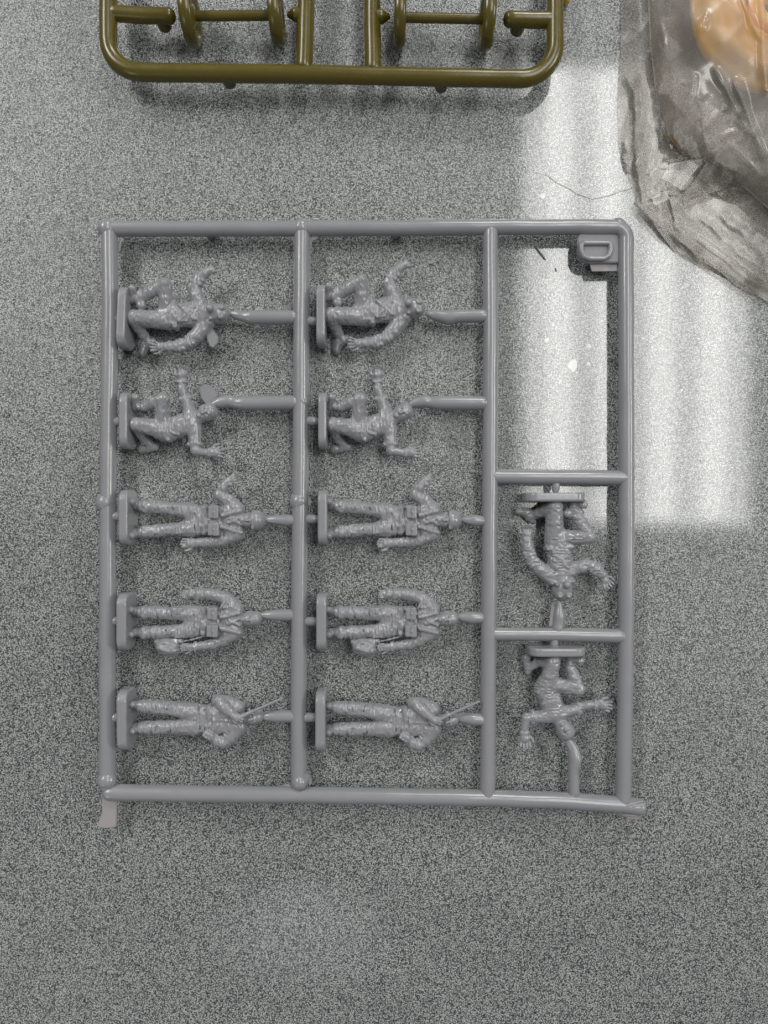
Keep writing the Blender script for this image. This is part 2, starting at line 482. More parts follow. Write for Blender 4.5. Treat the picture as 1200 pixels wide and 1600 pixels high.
def face(F, c, r, ang, fw=1.0):
    """nose, brow, eye sockets, mouth and ears of a head whose crown points along ang, face to the camera"""
    ca, sa = math.cos(math.radians(ang)), math.sin(math.radians(ang))
    def q(u, v, w): return (c[0] + u * ca - v * sa, c[1] + u * sa + v * ca, c[2] + w)
    z = r * 1.02 * fw
    F.ell(q(0.06 * r, -0.36 * r, z), (0.17 * r, 0.22 * r, 0.22 * r), 4, ang, sub=True)
    F.ell(q(0.06 * r, 0.36 * r, z), (0.17 * r, 0.22 * r, 0.22 * r), 4, ang, sub=True)
    F.cap(q(0.14 * r, 0, z * 0.92), q(-0.30 * r, 0, z * 1.10), 0.11 * r, 0.19 * r, 5)
    F.cap(q(0.30 * r, -0.42 * r, z * 0.86), q(0.30 * r, 0.42 * r, z * 0.86), 0.13 * r, 0.13 * r, 6)
    F.cap(q(-0.58 * r, -0.26 * r, z * 0.93), q(-0.58 * r, 0.26 * r, z * 0.93), 0.07 * r, 0.07 * r, 2, sub=True)
    F.ell(q(-0.92 * r, 0, z * 0.72), (0.24 * r, 0.32 * r, 0.26 * r), 6, ang)
    for s in (-1, 1):
        F.ell(q(-0.05 * r, s * 0.92 * r, 0.05 * r), (0.34 * r, 0.15 * r, 0.22 * r), 4, ang)

def boot(F, ankle, toe, r):
    a = np.array(ankle, float); t = np.array(toe, float)
    F.cap(a, (a[0] - 26, a[1], a[2] - 8), r * 0.92, r * 0.82, 8)
    F.cap((t[0], a[1], a[2] - 14), t, r * 0.72, r * 0.66, 10, 1.0)

def base_mesh(name, u0, u1, v0, v1):
    F = Field((u0 - 12, v0 - 12, -BW - 12), (u1 + 12, v1 + 12, BW + 12), 3.2)
    cu, cv = (u0 + u1) / 2, (v0 + v1) / 2
    hv = (v1 - v0) / 2
    # stadium-like plate: rounded in its own plane, softly bevelled along the rim
    X, Y, Z = np.meshgrid(*F.ax, indexing='ij', sparse=True)
    rr = 62.0
    qy = np.abs(Y - cv) - (hv - rr); qz = np.abs(Z) - (BW - rr)
    dp = np.sqrt(np.maximum(qy, 0) ** 2 + np.maximum(qz, 0) ** 2) + np.minimum(np.maximum(qy, qz), 0) - rr
    dx = np.abs(X - cu) - (u1 - u0) / 2
    b = 11.0
    F.d = np.sqrt(np.maximum(dp + b, 0) ** 2 + np.maximum(dx + b, 0) ** 2) + np.minimum(np.maximum(dp, dx) + b, 0) - b
    return F

FIG = {}
def finish(key, F, origin, extras, base):
    FIG[key] = dict(body=F.mesh(key + '_body', origin), parts=[(n, f.mesh(key + '_' + n, origin)) for n, f in extras],
                    base=base.mesh(key + '_base', origin), origin=origin)

# ---- kneeling man in a gas mask, one arm raised
def fig_mask():
    F = Field((170, 270, -130), (770, 820, 120), HV)
    # raised-knee leg
    F.path([(252, 498, 20), (330, 452, 34), (392, 420, 46)], [29, 33, 33], 8)
    F.path([(396, 424, 46), (396, 490, 26), (392, 556, 4)], [35, 37, 42], 14)
    F.cap((250, 500, 18), (218, 500, 14), 26, 24, 6); F.cap((214, 500, 8), (222, 448, 46), 22, 20, 8)
    F.cap((262, 470, 22), (266, 530, 20), 26, 26, 3)
    # kneeling leg
    F.path([(410, 600, 0), (320, 602, 20), (232, 600, 34)], [50, 46, 42], 14)
    F.cap((232, 604, 28), (262, 668, -34), 40, 30, 12)
    F.cap((262, 668, -36), (282, 706, -58), 27, 24, 8)
    F.cap((262, 740, -62), (306, 702, -56), 25, 20, 8); F.cap((262, 724, -60), (258, 770, -54), 24, 22, 6)
    # trunk
    F.cap((398, 580, 0), (440, 574, 2), 62, 64, 12, 0.72)
    F.path([(440, 572, 2), (520, 566, 6), (582, 562, 4)], [62, 66, 62], 14, 0.72)
    F.cap((575, 520, 2), (602, 616, 2), 38, 38, 16)
    F.cap((445, 512, 4), (452, 636, 4), 18, 18, 3, 2.6)
    for a, b in (((478, 530, 46), (560, 600, 46)), ((478, 610, 46), (556, 534, 46))): F.cap(a, b, 10, 9, 5)
    F.box((505, 540, 47), (20, 16, 6), 4, 3); F.box((505, 600, 47), (20, 16, 6), 4, 3)
    # raised arm
    F.path([(574, 512, 2), (552, 462, 6), (541, 420, 10)], [38, 36, 32], 10)
    F.path([(541, 420, 10), (562, 376, 14), (592, 348, 18)], [33, 32, 27], 4)
    for q in ((548, 446), (546, 436), (551, 398), (566, 378)): F.cap((q[0] - 22, q[1] - 8, 14), (q[0] + 20, q[1] + 6, 16), 17, 17, 3, 1.4)
    F.ell((534, 420, 8), (28, 26, 28), 4)
    hand(F, (598, 342, 18), (0.80, -0.42, 0.15), 20, 0.55, -1)
    # lowered arm
    F.path([(604, 622, 2), (560, 678, 4), (514, 722, 8)], [40, 38, 33], 10)
    F.path([(514, 722, 8), (460, 742, 14), (412, 746, 18)], [33, 31, 26], 5)
    for q in ((540, 700), (526, 712), (492, 732), (474, 738)): F.cap((q[0] - 8, q[1] - 18, 18), (q[0] + 6, q[1] + 18, 18), 17, 17, 3, 1.4)
    F.cap((426, 722, 16), (426, 768, 16), 14, 14, 3)
    hand(F, (402, 746, 18), (-1, -0.03, 0.1), 21, 0.5, -1)
    # hooded head
    F.cap((600, 570, 4), (640, 560, 8), 42, 44, 16)
    F.ell((674, 556, 8), (64, 54, 54), 10, -6)
    F.cap((628, 506, 8), (634, 612, 8), 20, 20, 6, 2.0)
    F.folds(2.3, 11, 215, 610)
    F.folds(2.0, 12, 590, 700, (22, 40, 30))
    mask = Field((610, 490, 0), (740, 630, 110), 2.5)
    mask.ell((668, 556, 38), (44, 42, 26), 4)
    mask.cap((644, 544, 50), (643, 544, 74), 22, 21, 3); mask.cap((646, 590, 40), (644, 593, 58), 13, 11, 3)
    lens = []
    for v in (532, 578):
        f = Field((660, v - 34, 30), (730, v + 34, 90), 2.5)
        f.cap((697, v, 40), (698, v, 50), 22, 20, 1)
        f.ell((698, v, 72), (15, 15, 7.0), 2, sub=True)
        lens.append(('goggle', f))
    finish('mask', F, (158, 600, 0), [('gas_mask', mask)] + lens, base_mesh('b', 158, 206, 440, 764))
fig_mask()

# ---- kneeling bare-headed man in short sleeves, both arms up
def fig_kneel():
    F = Field((190, 40, -130), (720, 560, 120), HV)
    F.path([(285, 262, 18), (340, 240, 34), (388, 224, 46)], [27, 31, 31], 8)
    F.path([(390, 226, 46), (382, 290, 26), (370, 350, 6)], [33, 36, 44], 14)
    F.cap((286, 262, 16), (236, 262, 8), 24, 22, 6); F.cap((230, 262, 6), (240, 212, 44), 21, 19, 8)
    F.path([(396, 396, 0), (320, 372, 22), (244, 358, 36)], [52, 44, 39], 14)
    F.cap((244, 362, 30), (262, 420, -30), 36, 28, 12)
    F.cap((262, 422, -32), (296, 462, -56), 25, 22, 8)
    F.cap((244, 482, -58), (318, 472, -56), 23, 18, 8)
    # trunk in a shirt
    F.cap((386, 388, 0), (410, 386, 2), 54, 54, 12, 0.72)
    F.path([(408, 386, 2), (460, 364, 6), (520, 345, 4)], [52, 58, 58], 14, 0.72)
    F.cap((524, 300, 2), (540, 388, 2), 36, 36, 18)
    F.cap((402, 340, 2), (412, 438, 2), 14, 14, 3, 2.9)
    for i in range(3): F.cap((428 + 12 * i, 400 - 20 * i, 40), (470 + 10 * i, 412 - 26 * i, 38), 7, 5, 6)
    # raised arm with short sleeve
    F.path([(526, 298, 2), (504, 236, 4)], [34, 31], 14)
    F.cap((478, 222, 4), (522, 212, 4), 17, 17, 3, 1.5)
    F.path([(498, 222, 4), (482, 172, 8), (479, 136, 10)], [23, 23, 20], 4)
    F.cap((462, 130, 10), (496, 128, 10), 12, 12, 3, 1.6)
    hand(F, (480, 122, 10), (0.12, -1, 0.12), 22, 0.4, -1, 1.05)
    # bent arm
    F.path([(546, 384, 2), (548, 452, 6)], [34, 32], 14)
    F.cap((522, 462, 6), (574, 460, 6), 15, 15, 3, 1.6)
    F.path([(548, 462, 6), (552, 496, 10), (606, 506, 14)], [28, 24, 20], 4)
    F.cap((628, 492, 14), (628, 520, 14), 13, 13, 3, 1.5)
    hand(F, (628, 506, 14), (1, -0.04, 0.1), 22, 0.45, -1, 1.05)
    F.folds(2.2, 21, 225, 560)
    # head
    F.cap((548, 334, 4), (580, 312, 8), 32, 34, 10)
    F.ell((612, 292, 10), (54, 44, 46), 8, -28)
    face(F, (612, 292, 10), 44, -28, 1.0)
    F.ell((634, 280, 6), (36, 47, 48), 5, -28)
    finish('kneel', F, (168, 337, 0), [], base_mesh('b', 168, 213, 188, 488))
fig_kneel()

def std_trunk(F, v, pel, chest_u, hw):
    F.cap((pel - 24, v - 36, 0), (pel - 24, v + 40, 0), 44, 44, 14, 0.85)
    F.cap((pel + 20, v - 26, 2), (pel + 20, v + 28, 2), 52, 52, 14, 0.72)
    F.cap((pel + 90, v - 26, 6), (pel + 90, v + 28, 6), 56, 56, 16, 0.72)
    F.cap((chest_u - 40, v - 34, 6), (chest_u - 40, v + 36, 6), 52, 52, 16, 0.75)
    F.cap((chest_u, v - hw, 2), (chest_u, v + hw, 2), 30, 30, 18)

def webbing(F, v, u_belt):
    F.cap((u_belt, v - 62, 2), (u_belt, v + 64, 2), 20, 20, 3, 2.2)

def pouches(v, u, a=(28, 32), b=(31, 31), dv=(-46, 46)):
    out = []
    for (hu, hv), o in ((a, dv[0]), (b, dv[1])):
        f = Field((u - 60, v + o - 60, 10), (u + 60, v + o + 60, 100), 2.5)
        f.box((u, v + o, 46), (hu, hv, 20), 7, 2)
        f.box((u + hu * 0.45, v + o, 52), (hu * 0.5, hv + 2, 19), 6, 2)          # flap
        f.ell((u + hu * 0.05, v + o, 72), (5, 5, 4), 2)
        out.append(('pouch', f))
    return out

def groove(F, pts, r=4.5):
    for a, b in zip(pts[:-1], pts[1:]): F.cap(a, b, r, r, 1.5, sub=True)
def across(F, u, v, hw, w, tilt=0.0, r=4.0):
    # a line running round the front of a trunk or limb
    pts = []
    for t in (-1.0, -0.75, -0.4, 0.0, 0.4, 0.75, 1.0):
        pts.append((u + tilt * t * hw, v + t * hw, w * math.sqrt(max(0.0, 1 - (t * 0.98) ** 2))))
    groove(F, pts, r)
def dress(F, v, belt, legs, hw=74):
    across(F, belt - 20, v, hw, 46); across(F, belt + 18, v, hw, 46); across(F, belt - 52, v, hw + 6, 42, 0.04)
    groove(F, [(belt - 52, v + 2, 44), (belt - 92, v + 2, 36)], 4)
    groove(F, [(belt + 20, v + 2, 47), (belt + 84, v + 2, 46)], 3.5)
    for i, (lv, lu) in enumerate(legs):
        for k, (du, ti) in enumerate(((0, 0.35), (34, -0.25), (92, 0.3), (118, -0.4))):
            across(F, lu + du, lv, 33, 40, ti * (1 if i else -1), 3.4)

# ---- standing man in a helmet, one hand raised
def fig_helmet():
    F = Field((180, 60, -110), (960, 500, 110), HV)
    v = 318
    F.path([(270, 245, 0), (340, 246, 4), (420, 256, 8), (525, 268, 0)], [33, 35, 34, 46], 8)
    F.path([(268, 380, 0), (340, 376, 4), (420, 368, 8), (530, 362, 0)], [33, 35, 34, 46], 8)
    boot(F, (262, 240, 2), (222, 218, 40), 30); boot(F, (258, 386, 2), (222, 400, 40), 30)
    for vv in (246, 378): F.cap((286, vv - 16, 2), (286, vv + 16, 2), 22, 22, 4, 1.7)
    std_trunk(F, v, 560, 775, 62)
    webbing(F, v, 606)
    F.box((478, 366, 34), (26, 25, 9), 5, 3, -3); F.box((470, 258, 34), (24, 22, 7), 5, 3, 3)
    F.path([(776, 262, 2), (730, 216, 4), (684, 184, 10)], [40, 36, 31], 16)
    F.path([(684, 182, 10), (700, 146, 14), (726, 112, 16)], [30, 28, 23], 8)
    F.cap((708, 116, 16), (738, 128, 16), 13, 13, 3, 1.5)
    F.ell((676, 184, 8), (26, 24, 28), 4)
    hand(F, (730, 110, 16), (0.8, -0.5, 0.1), 18, 0.2, 1, 0.9)
    F.path([(778, 392, 0), (700, 424, 4), (640, 434, 8), (570, 440, 12)], [38, 34, 30, 25], 16)
    hand(F, (556, 440, 12), (-1, 0.0, 0.1), 21, 0.15, -1, 1.0)
    dress(F, v, 606, ((246, 318), (374, 312)))
    # open collar and straps
    F.cap((704, 290, 50), (796, 268, 34), 12, 12, 5); F.cap((700, 352, 50), (800, 384, 30), 12, 12, 5)
    F.cap((736, 330, 48), (800, 300, 36), 11, 11, 4); F.cap((746, 310, 48), (800, 338, 34), 11, 11, 4)
    F.folds(2.3, 31, 255, 800)
    F.cap((790, 320, 4), (820, 319, 10), 30, 32, 8)
    F.ell((838, 318, 12), (48, 42, 44), 8)
    face(F, (842, 318, 14), 40, 0)
    hl = Field((830, 240, -70), (950, 400, 90), 2.8)
    hl.ell((874, 318, 8), (56, 55, 58), 2)
    hl.box((815, 318, 8), (44, 90, 90), 2, 1, sub=True)
    hl.cap((864, 276, 20), (864, 360, 20), 9, 9, 6, 5.0)
    pch = pouches(v + 4, 660)
    finish('helmet', F, (166, 303, 0), [('helmet', hl)] + pch, base_mesh('b', 166, 216, 156, 450))
fig_helmet()

# ---- standing bare-headed man carrying his helmet
def fig_carry():
    F = Field((180, 50, -110), (940, 460, 110), HV)
    v = 240
    F.path([(268, 194, 0), (340, 194, 4), (420, 198, 8), (522, 200, 0)], [32, 35, 34, 45], 8)
    F.path([(282, 302, 0), (340, 302, 4), (420, 296, 8), (530, 288, 0)], [32, 35, 34, 45], 8)
    boot(F, (256, 190, 2), (220, 176, 38), 28); boot(F, (262, 302, 2), (222, 308, 40), 27)
    for vv in (194, 302): F.cap((284, vv - 15, 2), (284, vv + 15, 2), 22, 22, 4, 1.7)
    std_trunk(F, v, 560, 772, 56)
    webbing(F, v, 604)
    F.box((470, 188, 34), (30, 22, 9), 5, 3); F.box((470, 188, 44), (16, 10, 4), 2, 1)
    F.box((480, 304, 34), (29, 23, 9), 5, 3, -4)
    F.path([(772, 176, 2), (722, 126, 4), (668, 100, 10)], [40, 36, 32], 16)
    F.path([(668, 100, 10), (620, 94, 14), (572, 92, 16)], [32, 29, 25], 8)
    F.cap((572, 74, 16), (572, 110, 16), 15, 15, 3, 1.5)
    F.cap((560, 92, 16), (536, 94, 16), 22, 22, 5); hand(F, (556, 93, 16), (-1, 0.04, 0.1), 19, 0.1, 1, 1.1)
    F.path([(774, 302, 0), (708, 340, 4), (640, 366, 8), (560, 376, 12)], [37, 32, 28, 22], 16)
    F.cap((560, 360, 12), (560, 392, 12), 12, 12, 3, 1.5)
    hand(F, (548, 377, 12), (-1, 0.02, 0.1), 18, 0.1, -1, 1.0)
    F.cap((704, 212, 50), (792, 194, 34), 12, 12, 5); F.cap((700, 272, 50), (796, 300, 30), 12, 12, 5)
    F.cap((736, 248, 48), (796, 222, 36), 11, 11, 4); F.cap((746, 232, 48), (796, 258, 34), 11, 11, 4)
    for i in range(4): F.cap((690 + 20 * i, 172 - 4 * i, 38), (722 + 18 * i, 128 + 10 * i, 34), 6, 5, 5)
    F.cap((500, 346, 20), (625, 316, 20), 5, 5, 2)
    dress(F, v, 604, ((194, 318), (302, 318)), 70)
    F.folds(2.3, 41, 255, 795)
    F.cap((780, 236, 4), (812, 231, 10), 28, 30, 8)
    F.ell((850, 228, 12), (54, 40, 44), 8)
    face(F, (850, 228, 14), 42, 0)
    F.ell((880, 226, 6), (34, 40, 45), 4)
    hl = Field((320, 300, -90), (520, 460, 90), 3.0)
    hl.ell((412, 378, 0), (70, 52, 66), 6, 6)
    hl.cap((352, 350, 10), (478, 346, 20), 16, 16, 8); hl.cap((478, 350, 10), (484, 398, 0), 14, 14, 8)
    hl.ell((420, 362, 62), (50, 20, 12), 8, 6, sub=True)
    hl.folds(4.0, 45, 330, 500, (26, 20, 22))
    pch = pouches(v, 657)
    finish('carry', F, (158, 240, 0), [('held_helmet', hl)] + pch, base_mesh('b', 158, 212, 88, 392))
fig_carry()

# ---- standing man with a thin stick held across the chest, fist on hip
def fig_stick():
    F = Field((180, 100, -110), (940, 450, 120), HV)
    v = 262
    F.path([(258, 190, 0), (340, 194, 4), (420, 202, 8), (525, 222, 0)], [34, 38, 38, 48], 8)
    F.path([(256, 306, 0), (340, 304, 4), (420, 302, 8), (530, 300, 0)], [33, 36, 37, 48], 8)
    boot(F, (254, 186, 2), (222, 172, 38), 28); boot(F, (252, 306, 2), (220, 314, 40), 27)
    std_trunk(F, v, 566, 770, 46)
    webbing(F, v, 626)
    F.cap((600, 208, 4), (604, 322, 4), 12, 12, 3, 3.0)
    # upper arm back, forearm crossing the chest
    F.path([(778, 202, 0), (720, 172, 8), (672, 158, 18)], [36, 34, 31], 16)
    F.path([(672, 160, 20), (716, 190, 44), (756, 222, 58)], [31, 30, 24], 8)
    F.cap((748, 206, 56), (736, 226, 54), 15, 15, 3)
    F.cap((764, 230, 60), (790, 244, 62), 21, 20, 5)
    for i, (a, b) in enumerate((((790, 226, 70), (812, 234, 74)), ((794, 238, 74), (814, 248, 76)), ((792, 250, 72), (808, 260, 72)))):
        F.cap(a, b, 8, 7, 3)
    F.cap((760, 254, 56), (778, 266, 62), 13, 12, 4)
    # hand on hip
    F.path([(784, 306, 0), (740, 358, 2), (694, 386, 6)], [38, 36, 33], 16)
    F.path([(694, 386, 6), (664, 374, 18), (640, 350, 30)], [32, 29, 24], 8)
    F.cap((636, 342, 34), (620, 330, 38), 22, 20, 4)
    for i in range(3): F.cap((606 + 9 * i, 322 + 10 * i, 44), (602 + 14 * i, 338 + 8 * i, 48), 8, 8, 2)
    for i in range(5): F.cap((690 + 16 * i, 350 - 10 * i, 32), (700 + 22 * i, 384 - 20 * i, 26), 6, 5, 5)
    F.cap((640, 262, 44), (770, 264, 40), 6, 6, 4)
    dress(F, v, 626, ((194, 316), (304, 312)), 68)
    F.ell((768, 300, 34), (12, 10, 8), 3)
    F.folds(2.3, 51, 240, 800)
    F.cap((784, 262, 4), (816, 258, 10), 28, 30, 8)
    F.ell((856, 254, 12), (52, 37, 42), 8, -6)
    face(F, (856, 254, 14), 40, -6)
    F.ell((884, 248, 6), (32, 38, 43), 4, -6)
    st = Field((780, 120, 20), (1050, 280, 100), 2.2)
    st.cap((792, 244, 72), (850, 214, 66), 11, 11, 2); st.cap((796, 236, 72), (1016, 146, 52), 8.5, 6.5, 3)
    st.cap((845, 196, 68), (868, 222, 66), 6, 5, 3)
    finish('stick', F, (153, 252, 0), [('stick', st)], base_mesh('b', 153, 207, 92, 412))
fig_stick()

# ------------------------------------------------------------------ the grey frame with its figures
sprue = empty('figure_sprue', 'grey plastic frame holding twelve small moulded soldier figures and a letter tab', 'model sprue', (0, 0, 0))
def add_part(name, me, parent=sprue, mat='grey'):
    return link(name, me, M[mat], parent)
def rail(pts, r, seed, cap=True):
    return add_part('rail', tube_mesh('rail', [P(x, y, (0.4 * math.sin(i))) for i, (x, y) in enumerate(pts)], [a * S for a in r] if isinstance(r, (list, tuple)) else r * S,
                                      seg=24, wob=0.07, step=6 * S, cap=cap, seed=seed, seam=0.055))
rail([(171, 358), (172, 480), (170, 640), (168.5, 785), (168, 1000), (168, 1228)], 12.6, 1)
rail([(472, 358), (471, 520), (470, 660), (469, 800), (467, 1000), (466.5, 1226)], 12.4, 2)
rail([(766, 362), (767, 520), (766, 700), (765, 860), (763, 1060), (762, 1246)], 11.8, 3)
# top bar bends round into the right-hand bar
arc = [(960 + 18 * math.sin(t), 374 - 18.5 * math.cos(t)) for t in [math.radians(a) for a in (0, 15, 30, 45, 60, 75, 90)]]
rail([(170, 357), (320, 357.5), (472, 357), (640, 356.5), (766, 355), (900, 354.5)] + arc + [(978.5, 520), (979, 745), (978.5, 900), (978, 1000), (976, 1130), (974, 1254)], 12.0, 4)
rail([(170, 1238), (300, 1240), (470, 1242), (620, 1244), (765, 1247), (880, 1251), (972, 1257), (1000, 1261)], 12.6, 5)
rail([(768, 744.5), (870, 745.5), (980, 747)], 11.6, 6)
rail([(766, 990.5), (868, 991.5), (972, 994)], [10.2, 10.4, 11], 7)

def boss(x, y, r, w=3, fl=0.85):
    bm = bmesh.new(); bmesh.ops.create_uvsphere(bm, u_segments=18, v_segments=12, radius=1)
    for v in bm.verts:
        k = 1 + 0.06 * mnoise.noise(v.co * 2 + Vector((x, y, 0)))
        v.co = Vector((v.co.x * r * S * k, v.co.y * r * S * k, v.co.z * r * S * fl))
    me = bpy.data.meshes.new('ejector_boss'); bm.to_mesh(me); bm.free()
    o = add_part('ejector_boss', me); o.location = P(x, y, w); return o
boss(167, 357, 15, 2); boss(471, 356, 14.5, 2); boss(165, 785, 16, 1); boss(467, 783, 14.5, 2); boss(167, 1219, 15, 3)
boss(468, 1222, 12.5, 7); boss(472, 628, 13.2, 1.5); boss(470, 1217, 14, -2); boss(766, 630, 12.6, 1); boss(979, 746, 13, 1); boss(966, 353, 12.5, 1)
for x_, y_ in ((766, 358), (762, 1245), (767, 745), (765, 990.5), (975, 994), (974, 1253)): boss(x_, y_, 13.3, -1.5, 0.8)

# stand-off pegs under the bars
def peg(x, y, r, top, mat='grey', parent=sprue, foot=0.6):
    a = P(x, y, top); b = Vector((a.x, a.y, foot * S))
    me = tube_mesh('peg', [a, b], [r * S, r * 0.92 * S], seg=16, step=6 * S, cap=False)
    return link('peg', me, M[mat], parent)
for x, y in ((324, 358), (619, 357), (325, 1241), (620, 1244), (169, 560), (978, 560), (170, 980), (978, 1100), (764, 900), (468, 900)):
    peg(x, y, 8, 0)

# letter tab: plate, raised D with its flat side up, and the square flash below
def prism(name, outline, z0, z1, inner=None, bev=0.0, w=None):
    bm = bmesh.new()
    vs_ = [bm.verts.new(P(x, y, 0) * 1.0) for x, y in outline]
    for v in vs_: v.co.z = (H0 + z0) * S
    f = bm.faces.new(vs_)
    r = bmesh.ops.extrude_face_region(bm, geom=[f])
    for v in [g for g in r['geom'] if isinstance(g, bmesh.types.BMVert)]: v.co.z = (H0 + z1) * S
    bmesh.ops.recalc_face_normals(bm, faces=bm.faces)
    if bev:
        bmesh.ops.bevel(bm, geom=[e for e in bm.edges if len(e.link_faces) == 2 and e.calc_face_angle(0) > 0.6], offset=bev * S, segments=3, affect='EDGES')
    me = bpy.data.meshes.new(name); bm.to_mesh(me); bm.free(); return me
def arcp(cx, cy, r, a0, a1, n):
    return [(cx + r * math.cos(math.radians(a0 + (a1 - a0) * i / n)), cy - r * math.sin(math.radians(a0 + (a1 - a0) * i / n))) for i in range(n + 1)]
tab_out = [(966, 364), (966, 411), (951, 411)] + arcp(922, 392, 19.5, 270, 180, 7)[0:] + [(902, 378)] + arcp(913, 374, 11, 180, 90, 4)
tab = link('letter_tab', prism('letter_tab', tab_out, -7, 2, bev=1.5), M['matte'], sprue, smooth=False)
tab['label'] = 'corner tab with a raised letter D turned flat side up'
# raised D outline
dpath = [(911, 380), (951, 380), (954, 383), (954, 391), (950.5, 400), (943, 404.5), (920, 404.5), (911.5, 400.5), (908, 392), (908, 383), (911, 380)]
dm = tube_mesh('letter_d', [P(x, y, 3) for x, y in dpath], 4.3 * S, seg=12, step=2.5 * S, cap=False, flat=1.2)
link('letter', dm, M['grey'], tab)
link('flash', prism('flash', [(922, 408), (966, 408), (966, 422), (926, 422.5)], -6, -4), M['flash'], sprue, smooth=False)

# runners from the bars to the heads, nubs to the bases
def runner(pts, rs):
    me = tube_mesh('runner', [P(x, y, w) for x, y, w in pts], [r * S for r in rs], seg=16, wob=0.08, step=4 * S, seed=pts[0][0], seam=0.05)
    return add_part('runner', me)
def nub(x0, y0, x1, y1, r=7.2):
    me = tube_mesh('nub', [P(x0, y0, 0), P(x0 * .4 + x1 * .6, y0 * .4 + y1 * .6, 0), P(x1, y1, 0)], [r * 1.05 * S, r * S, r * 0.62 * S], seg=14, step=3 * S)
    return add_part('nub', me)
# column by the left bar / middle column
runner([(359, 490, 2), (364, 490.5, 0), (370, 492, 0), (383, 495, 0), (390, 496, 0), (460, 496, 0)], [3, 6, 7.6, 8.8, 11, 11])
runner([(333, 632, 2), (341, 629, 0), (357, 626.5, 0), (366, 629, 0), (380, 630, 0), (462, 629, 0)], [6, 9, 9.8, 8.6, 11, 11])
runner([(414, 812, 2), (420, 812, 0), (430, 812, 0), (448, 813, 0), (462, 813, 0)], [3, 5.5, 7.5, 9.5, 8.5])
runner([(408, 961, 2), (414, 961, 0), (424, 961, 0), (440, 961, 0), (462, 961, 0)], [3, 6, 7.8, 9, 9])
runner([(408, 1120, 2), (415, 1119, 0), (432, 1119, 0), (460, 1119, 0)], [3, 7.5, 9.4, 9.6])
runner([(667, 490, 2), (672, 491, 0), (678, 492, 0), (691, 494.5, 0), (698, 496, -2), (706, 495.5, -1), (712, 494, 0), (756, 494, 0)], [3, 6.2, 8, 9, 11.2, 11, 9.8, 10.2])
runner([(642, 632, 2), (650, 629, 0), (664, 627, 0), (672, 629, 0), (684, 629.5, 0), (756, 630, 0)], [5, 8, 9.8, 8.8, 11, 11])
runner([(721, 812, 2), (727, 812, 0), (740, 813, 0), (754, 814, 0)], [3, 6, 9.2, 8])
runner([(715, 964, 2), (722, 964, 0), (738, 965, 0), (754, 965, 0)], [3, 7.5, 9.8, 8.6])
runner([(711, 1120, 2), (719, 1121, 0), (738, 1123, 0), (754, 1124, 0)], [3, 7.5, 10, 9.4])
runner([(873, 940, 2), (873.5, 948, 0), (874, 962, 0), (873, 973, 0), (871, 984, 0)], [3, 6, 9.2, 8.5, 9.5])
runner([(885, 1153, 3), (889, 1160, 2), (895, 1170, 0), (899, 1186, 2), (897, 1198, 2), (896, 1205, 0), (897, 1240, 0)], [5, 6.5, 8.8, 10, 9.2, 8.6, 8.6])
for y in (499, 659, 807, 970, 1121): nub(178, y, 196, y)
for y in (502, 658, 811, 971, 1121): nub(478, y, 500, y)
nub(868, 752, 868, 771, 6.5); nub(866, 998, 866, 1014, 6.5)

def place(key, label, px, py, rot=0.0):
    """a figure on the frame: body is the part, base and gear its sub-parts"""
    d = FIG[key]
    o = link('soldier_figure', d['body'], None, sprue)
    p = P(px, py, 0); o.location = p; o.rotation_euler = (0, 0, math.radians(rot)); o['label'] = label
    b = link('base', d['base'], None, o)
    for n, me in d['parts']: link(n, me, None, o)
    return o
# (position of the underside centre of each base)
def pos(key, x0, y0):
    u, v, _ = FIG[key]['origin']; return x0 + u * 0.29167, y0 + v * 0.29167
for key, y0, d1, lab in (
        ('mask', 320, (-305.5, 3, -2.2), 'kneeling figure in a gas mask with one arm raised'),
        ('kneel', 560, (-305, 0, 0), 'kneeling bare-headed figure in short sleeves with both arms spread'),
        ('helmet', 720, (-305, 0, 0), 'standing figure in a round helmet with one hand raised'),
        ('carry', 900, (-306, 0, 0), 'standing bare-headed figure carrying a helmet low in one hand'),
        ('stick', 1050, (-304, -2, 0.6), 'standing figure holding a thin stick with a fist on the hip')):
    x, y = pos(key, 450, y0)
    place(key, lab + ', middle column', x, y)
    place(key, lab + ', column along the outer bar', x + d1[0], y + d1[1], d1[2])
place('mask', 'kneeling figure in a gas mask hanging head down in the upper small bay', 865, 768 + 2.3, -90)
place('kneel', 'kneeling bare-headed figure hanging head down in the lower small bay', 868, 1009, -90)

# thin moulding flash
def flake(pts, h, mat='flash', name='flash', th=0.6):
    return link(name, prism(name, pts, h - th, h + th, bev=0.0 if th < 1 else 1.2), M[mat], sprue, smooth=False)
flake([(157, 1245), (182, 1250), (180, 1294), (165, 1296), (151, 1294), (153, 1284), (158, 1272)], -5, th=1.4)
flake([(952, 1268), (970, 1274), (984, 1281), (1000, 1283), (1001, 1275), (1008, 1256), (1002, 1250), (985, 1262)], -4, th=1.2)
for i_, pp in enumerate(([(956, 1268, 3), (968, 1265, 9), (984, 1257, 12), (1004, 1252, 9)], [(975, 1262, 8), (990, 1259, 12), (1007, 1258, 9)], [(972, 1273, 0), (988, 1274, 2), (1002, 1272, 1)])):
    add_part('flash', tube_mesh('flash', [P(*q) for q in pp], [0.8 * S, 2.2 * S, 2.4 * S, 1.0 * S][:len(pp)], seg=10, step=3 * S, wob=0.3, flat=0.5), mat='flash')
flake([(322, 516), (330, 511), (342, 527), (341, 537), (333, 545), (328, 541), (324, 530)], 0, 'matte', th=3.5)
flake([(312, 607), (318, 600), (328, 601), (337, 610), (341, 618), (333, 628), (322, 632), (314, 622)], -2, 'matte', th=3.0)
flake([(186, 371), (194, 372), (189, 378), (187, 392), (185, 392)], -2)
